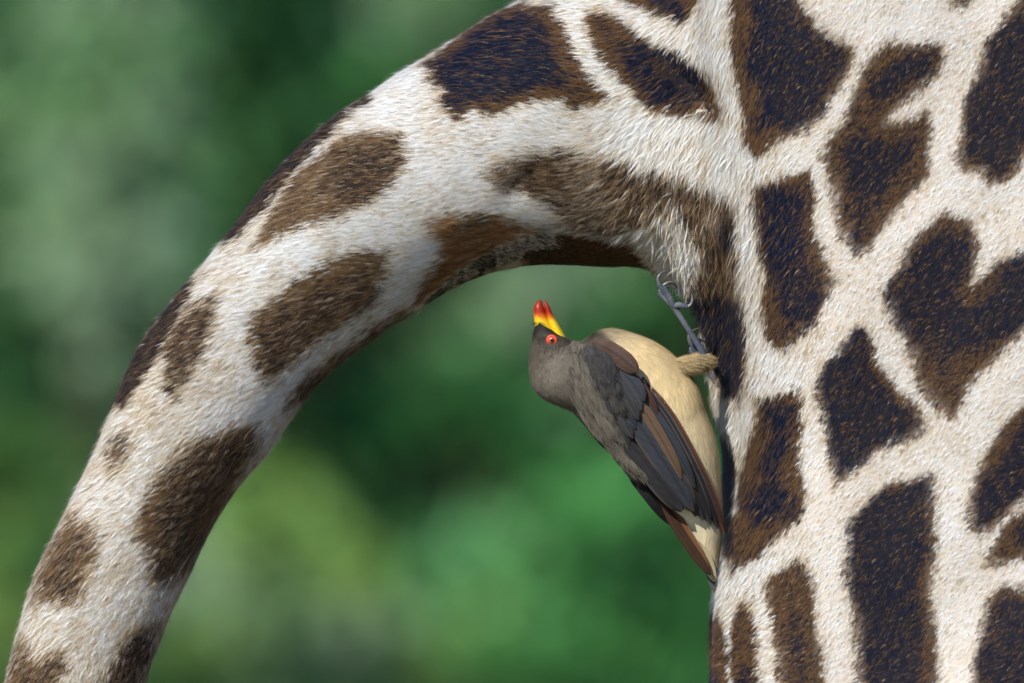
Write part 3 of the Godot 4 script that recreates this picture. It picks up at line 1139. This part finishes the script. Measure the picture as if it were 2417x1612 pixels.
# Barbs laid over a surface: they point along DIR, and streaks of tone run with them.
func fuzz(mesh: ArrayMesh, dir: Vector3, count: int, length: float, wide: float, stray: float, vary: float, mat: Material, parent: Node):
	var ar := mesh.surface_get_arrays(0)
	var v: PackedVector3Array = ar[Mesh.ARRAY_VERTEX]
	var n: PackedVector3Array = ar[Mesh.ARRAY_NORMAL]
	var c: PackedColorArray = ar[Mesh.ARRAY_COLOR]
	var ix: PackedInt32Array = ar[Mesh.ARRAY_INDEX]
	var b := PackedFloat32Array()
	b.resize(16 * count)
	var across := dir.cross(Vector3(0, 0, 1)).normalized()
	for m in count:
		var t := rng.randi_range(0, ix.size() / 3 - 1) * 3
		var i := ix[t]
		var u := rng.randf()
		var w := rng.randf() * (1.0 - u)
		var p := v[i] * (1.0 - u - w) + v[ix[t + 1]] * u + v[ix[t + 2]] * w
		var d := dir + Vector3(rng.randfn(), rng.randfn(), rng.randfn()) * stray
		d = (d - n[i] * d.dot(n[i]) * 0.95).normalized()
		var side := d.cross(n[i]).normalized()
		var l := length * rng.randf_range(0.65, 1.25)
		var streak := 1.0 + vary * fine.get_noise_2d(p.dot(across) * 1100.0, p.dot(dir) * 140.0) + rng.randf_range(-0.12, 0.12)
		push(b, m, d * l, side.cross(d) * l * 0.5, side * wide, p - n[i] * 0.0001, c[i] * streak)
	multi("plumage", hair_mesh(), b, mat, parent).set_meta("kind", "stuff")


func build_oxpecker():
	mesh_bird()
	var root := thing("oxpecker", "grey-brown oxpecker with red and yellow bill clinging under the giraffe's tail", "bird")
	var soft := vertex_mat(0.75, 0.25)
	put("body", array_mesh(bird_v, bird_n, bird_c, bird_i), soft, root)

	# short barbs that make the plumage soft
	var buf := PackedFloat32Array()
	var spots := PackedInt32Array()
	var total := 0
	for t in range(0, bird_i.size(), 3):
		var a := bird_v[bird_i[t]]
		var area := (bird_v[bird_i[t + 1]] - a).cross(bird_v[bird_i[t + 2]] - a).length() * 0.5e6
		var n := int(area * 5.0 + rng.randf())
		spots.append(t)
		spots.append(n)
		total += n
	buf.resize(total * 16)
	var at := 0
	for q in range(0, spots.size(), 2):
		var t := spots[q]
		var ia := bird_i[t]
		var pa := bird_v[ia]
		for m in spots[q + 1]:
			var u := rng.randf()
			var w := rng.randf()
			if u + w > 1.0:
				u = 1.0 - u
				w = 1.0 - w
			var p := pa + (bird_v[bird_i[t + 1]] - pa) * u + (bird_v[bird_i[t + 2]] - pa) * w
			var nor := bird_n[ia]
			if nor.z > 0.1 and bird_loft[ia] > 8.0 and bird_loft[ia] < 17.0:
				var w0 := bp(1500, 874, 0)
				var w1 := bp(1711, 1257, 0)
				if (w1.x - w0.x) * (p.y - w0.y) - (w1.y - w0.y) * (p.x - w0.x) < (0.004 if bird_loft[ia] > 13.0 else -1.0e-4) * (w1 - w0).length():
					continue
			var fl := bird_dir[ia] + Vector3(rng.randfn(), rng.randfn(), rng.randfn()) * 0.09
			var dir := (fl - nor * fl.dot(nor)).normalized()
			dir = (dir + nor * rng.randf_range(-0.1, 0.0)).normalized()
			var side := dir.cross(nor).normalized()
			var big := smoothstep(3.0, 9.0, bird_loft[ia])
			var l := rng.randf_range(0.0024, 0.0038) * (1.0 + big * 0.9)
			var g := rng.randf_range(0.88, 1.12)
			push(buf, at, dir * l, side.cross(dir) * l * 0.45, side * rng.randf_range(0.00013, 0.0002), p, bird_c[ia] * g)
			at += 1
	buf.resize(at * 16)
	var down := multi("plumage", hair_mesh(), buf, soft, root)
	down.set_meta("kind", "stuff")

	var bv := PackedVector3Array()
	for k in bird_v.size():
		bv.append(bird_v[k])
	var bi := PackedInt32Array()
	for t in range(0, bird_i.size(), 3):
		var a := bird_i[t]
		if bird_loft[a] > 6.5 and bird_loft[a] < 15.0 and bird_c[a].r > 0.4 and bird_n[a].x > 0.1:
			bi.append_array(PackedInt32Array([a, bird_i[t + 1], bird_i[t + 2]]))
	fuzz(array_mesh(bv, bird_n, bird_c, bi), Vector3(0.42, -0.9, 0.0), 4200, 0.0062, 0.0002, 0.1, 0.3, soft, root)

	bi = PackedInt32Array()
	for t in range(0, bird_i.size(), 3):
		var a := bird_i[t]
		if bird_loft[a] > 1.2 and bird_loft[a] < 8.0 and bird_c[a].r < 0.3 and bird_n[a].z > -0.4:
			bi.append_array(PackedInt32Array([a, bird_i[t + 1], bird_i[t + 2]]))
	fuzz(array_mesh(bv, bird_n, bird_c, bi), Vector3(-0.1, -1.0, 0.0), 5200, 0.0028, 0.00016, 0.22, 0.7, soft, root)

	# bill
	var horn := vertex_mat(0.4, 0.35)
	horn.clearcoat_enabled = true
	horn.clearcoat = 0.1
	horn.clearcoat_roughness = 0.3
	bill("upper_bill", [Vector2(1264, 778), Vector2(1260, 748), Vector2(1259.5, 728), Vector2(1263, 718), Vector2(1270, 710.5), Vector2(1276.5, 706.2)],
		[Vector2(1312, 789), Vector2(1297.5, 760), Vector2(1289, 741), Vector2(1285.5, 729), Vector2(1281, 717), Vector2(1277.3, 706.4)],
		[Vector2(20, 0), Vector2(16, 0), Vector2(13.5, 0), Vector2(11, 0), Vector2(6, 0), Vector2(1.5, 0)], root, horn)
	bill("lower_bill", [Vector2(1303, 787), Vector2(1295, 763), Vector2(1288, 741), Vector2(1285, 724), Vector2(1284.4, 708.4)],
		[Vector2(1338, 801), Vector2(1322, 772), Vector2(1308, 748), Vector2(1297, 723), Vector2(1286.4, 708.4)],
		[Vector2(19, 0), Vector2(14, 0), Vector2(10.5, 0), Vector2(7, 0), Vector2(1.2, 0)], root, horn)

	# eye
	var ez := skin_z(1302, 803)
	var ec := bp(1302, 803, 0)
	ec.z = ez - 0.0005
	var ball := SphereMesh.new()
	ball.radius = 0.0027
	ball.height = 0.0054
	ball.radial_segments = 32
	ball.rings = 16
	var iris := plain(Color(0.78, 0.1, 0.03), 0.15, 0.6)
	iris.clearcoat_enabled = true
	iris.clearcoat = 1.0
	iris.clearcoat_roughness = 0.03
	var eye := put("eye", ball, iris, root)
	eye.position = ec
	var pb := SphereMesh.new()
	pb.radius = 0.00125
	pb.height = 0.0025
	var dark := plain(Color(0.008, 0.005, 0.005), 0.08, 0.6)
	dark.clearcoat_enabled = true
	dark.clearcoat = 1.0
	dark.clearcoat_roughness = 0.02
	var pupil := put("pupil", pb, dark, eye)
	pupil.position = Vector3(0.0001, 0, 0.00185)
	var tm := TorusMesh.new()
	tm.inner_radius = 0.0019
	tm.outer_radius = 0.0033
	tm.rings = 40
	tm.ring_segments = 10
	var er := put("eye_ring", tm, plain(Color(0.74, 0.08, 0.03), 0.45, 0.5), eye)
	er.rotation = Vector3(PI / 2, 0, 0)
	er.position = Vector3(0, 0, 0.0011)

	# near wing
	var vane := vertex_mat(0.68, 0.25)
	var wing := Node3D.new()
	wing.name = "wing"
	root.add_child(wing)
	var slate := Color(0.05, 0.048, 0.048)
	var char_ := Color(0.03, 0.028, 0.029)
	var blue := Color(0.046, 0.05, 0.058)
	var tanr := Color(0.13, 0.09, 0.06)
	var maroon := Color(0.085, 0.042, 0.03)
	var rufous := Color(0.14, 0.088, 0.055)
	# primaries, the outermost lowest
	for k in 5:
		var d := k * 1.0
		feather("feather", Vector2(1516 - d * 7, 890 + d * 8), Vector2(1711 - d * 17, 1258 - d * 10), 17, -13, 3 + d * 3.0, maroon if k == 0 else char_, [Color(0.25, 0.13, 0.07), Color(0.16, 0.15, 0.14), Color(0.14, 0.13, 0.13), Color(0.16, 0.15, 0.14), tanr][k], wing, vane)
	feather("feather", Vector2(1486, 876), Vector2(1551, 982), 11.5, -4, 17, maroon * 0.9, Color(0.12, 0.06, 0.04), wing, vane)
	feather("feather", Vector2(1440, 858), Vector2(1640, 1150), 15, -16, 17, blue, slate * 1.4, wing, vane)
	# secondaries and the rufous panel
	feather("feather", Vector2(1485, 935), Vector2(1643, 1212), 20, -10, 19, char_, tanr, wing, vane)
	feather("feather", Vector2(1488, 920), Vector2(1608, 1130), 15, -5, 22, rufous, rufous * 1.2, wing, vane)
	feather("feather", Vector2(1468, 950), Vector2(1637, 1206), 28, -6, 24, blue, tanr, wing, vane)
	feather("feather", Vector2(1440, 990), Vector2(1610, 1205), 31, -4, 28, char_ * 1.15, Color(0.11, 0.1, 0.095), wing, vane)
	# greater coverts
	for k in 6:
		feather("feather", Vector2(1398 + k * 8, 862 - k * 3), Vector2(1486 + k * 7, 1056 - k * 22), 19, -5, 32 + (k % 2) * 2.0 - k * 0.8, [slate, slate * 1.2, blue][k % 3], Color(0.06, 0.057, 0.055), wing, vane)
	# lesser coverts
	for k in 6:
		var rx := 1380 + (k % 2) * 20 + (k / 2) * 13
		var ry := 818 + (k / 2) * 40 - (k % 2) * 4
		var tone: Color = [Color(0.05, 0.047, 0.045), Color(0.042, 0.04, 0.041), Color(0.058, 0.053, 0.048)][k % 3]
		var f := feather("feather", Vector2(rx, ry), Vector2(rx + 46, ry + 84), 21, -3, 40 - (k / 2) * 1.5 + (k % 2) * 0.5, tone, tone * 1.1, wing, vane)
		fuzz(f.mesh, Vector3(0.48, -0.88, 0), 500, 0.0032, 0.00018, 0.12, 0.6, soft, f)
	# bastard wing
	feather("feather", Vector2(1398, 806), Vector2(1505, 878), 22, -6, 47, Color(0.08, 0.048, 0.037), Color(0.125, 0.082, 0.064), wing, vane)
	# scapulars and mantle
	var mantle := [[1350, 838, 1442, 985, 22], [1345, 868, 1474, 1046, 25], [1342, 895, 1500, 1100, 26], [1346, 925, 1520, 1119, 24], [1362, 950, 1510, 1124, 21], [1392, 984, 1500, 1128, 15], [1352, 806, 1404, 905, 20]]
	for k in mantle.size():
		var q = mantle[k]
		var tone: Color = Color(0.132, 0.114, 0.09) * ([1.0, 1.1, 0.9, 1.05, 0.95, 0.9, 0.85][k] as float)
		var f := feather("feather", Vector2(q[0], q[1]), Vector2(q[2], q[3]), q[4], -4, 40 - k * 1.2, tone, tone, wing, vane)
		fuzz(f.mesh, Vector3(q[2] - q[0], q[1] - q[3], 0).normalized(), 1500, 0.0042, 0.00018, 0.09, 0.75, soft, f)
	# dark feathers on the back, painting the shadow gap under the wing
	var far := Node3D.new()
	far.name = "wing"
	root.add_child(far, true)
	for k in 3:
		feather("feather", Vector2(1474 + k * 8, 1082 + k * 2), Vector2(1602 - k * 14, 1244 - k * 14), 21, 3, 2.0 + k * 2.0, char_ * 0.7, char_ * 0.9, far, vane)
	# tail
	var tail := Node3D.new()
	tail.name = "tail"
	root.add_child(tail)
	feather("feather", Vector2(1556, 1172), Vector2(1677, 1357), 12, 5, 0, Color(0.05, 0.026, 0.016), Color(0.03, 0.018, 0.012), tail, vane, 44)
	feather("feather", Vector2(1580, 1185), Vector2(1672, 1345), 12, 2, 0, Color(0.15, 0.07, 0.03), Color(0.26, 0.15, 0.08), tail, vane, 40)
	feather("feather", Vector2(1640, 1240), Vector2(1693, 1404), 13, -2, 0, Color(0.07, 0.07, 0.075), Color(0.12, 0.11, 0.1), tail, vane, 14)
	feather("feather", Vector2(1632, 1225), Vector2(1687, 1372), 14, 1, 0, Color(0.42, 0.34, 0.2), Color(0.5, 0.42, 0.28), tail, vane, 22)

	# legs
	var scale_c := Color(0.075, 0.083, 0.11)
	var pale_c := Color(0.13, 0.135, 0.155)
	var claw_c := Color(0.15, 0.14, 0.14)
	var skin := vertex_mat(0.7, 0.3)
	for which in 2:
		var leg := Node3D.new()
		leg.name = "leg"
		root.add_child(leg, true)
		var o := Vector3.ZERO if which == 0 else Vector3(0.0185, -0.034, -0.036)
		var dim := 1.0
		var P := func(x, y, z): return bp(x, y, z) + o
		var sc := scale_c * dim
		var pc := pale_c * dim
		var thigh := tube([P.call(1576, 876, 14), P.call(1612, 866, 26), P.call(1644, 857, 34), P.call(1667, 852, 38)], [18 * Q, 22 * Q, 22 * Q, 14 * Q], [Color(0.4, 0.3, 0.155)], 14, 6)
		if which == 1:
			thigh = tube([P.call(1640, 864, 20), P.call(1655, 856, 30), P.call(1664, 850, 36)], [9 * Q, 9 * Q, 9 * Q], [Color(0.4, 0.3, 0.155)], 10, 4)
		var shape := put("thigh", thigh, soft, leg)
		if which == 0:
			fuzz(thigh, (P.call(1664, 848, 40) - P.call(1580, 880, 40)).normalized() + Vector3(0.05, -0.45, 0), 3000, 0.005, 0.0002, 0.2, 0.6, soft, shape)
		put("shank", tube([P.call(1663, 848, 38), P.call(1655, 826, 39), P.call(1630, 786, 36), P.call(1604, 745, 32), P.call(1590, 724, 30)], [8.6 * Q, 8.4 * Q, 6.8 * Q, 6.8 * Q, 8 * Q], [Color(0.08, 0.1, 0.15) * dim, sc, sc, pc, sc], 10, 12, 0.1, 5.5 * Q), skin, leg)
		var toes := [
			[[P.call(1591, 726, 30), P.call(1579, 704, 30), P.call(1567, 687, 30), P.call(1555, 672, 30)], [P.call(1556, 673, 30), P.call(1553, 657, 30), P.call(1561, 645, 28), P.call(1577, 637, 22)]],
			[[P.call(1591, 724, 33), P.call(1582, 704, 37), P.call(1573, 688, 38), P.call(1566, 676, 38)], [P.call(1565, 675, 38), P.call(1578, 667, 38), P.call(1590, 669, 34), P.call(1599, 682, 24)]],
			[[P.call(1588, 722, 26), P.call(1573, 706, 16), P.call(1562, 697, 10), P.call(1556, 690, 6)], [P.call(1557, 690, 6), P.call(1562, 680, 2), P.call(1574, 676, -4), P.call(1588, 680, -10)]],
			[[P.call(1590, 725, 31), P.call(1602, 720, 40), P.call(1615, 723, 44), P.call(1624, 725, 44)], [P.call(1622, 726, 44), P.call(1631, 718, 45), P.call(1634, 706, 44), P.call(1632, 693, 36)]]]
		for e in toes:
			var toe := put("toe", tube(e[0], [7 * Q, 7.2 * Q, 6.4 * Q, 5.4 * Q], [sc, pc, sc], 10, 10, 0.2, 6.5 * Q), skin, leg)
			put("claw", tube(e[1], [5.4 * Q, 4.4 * Q, 3 * Q, 0.6 * Q], [claw_c * dim], 8, 5), plain(Color(0.11, 0.105, 0.11) * dim, 0.35, 0.5), toe)
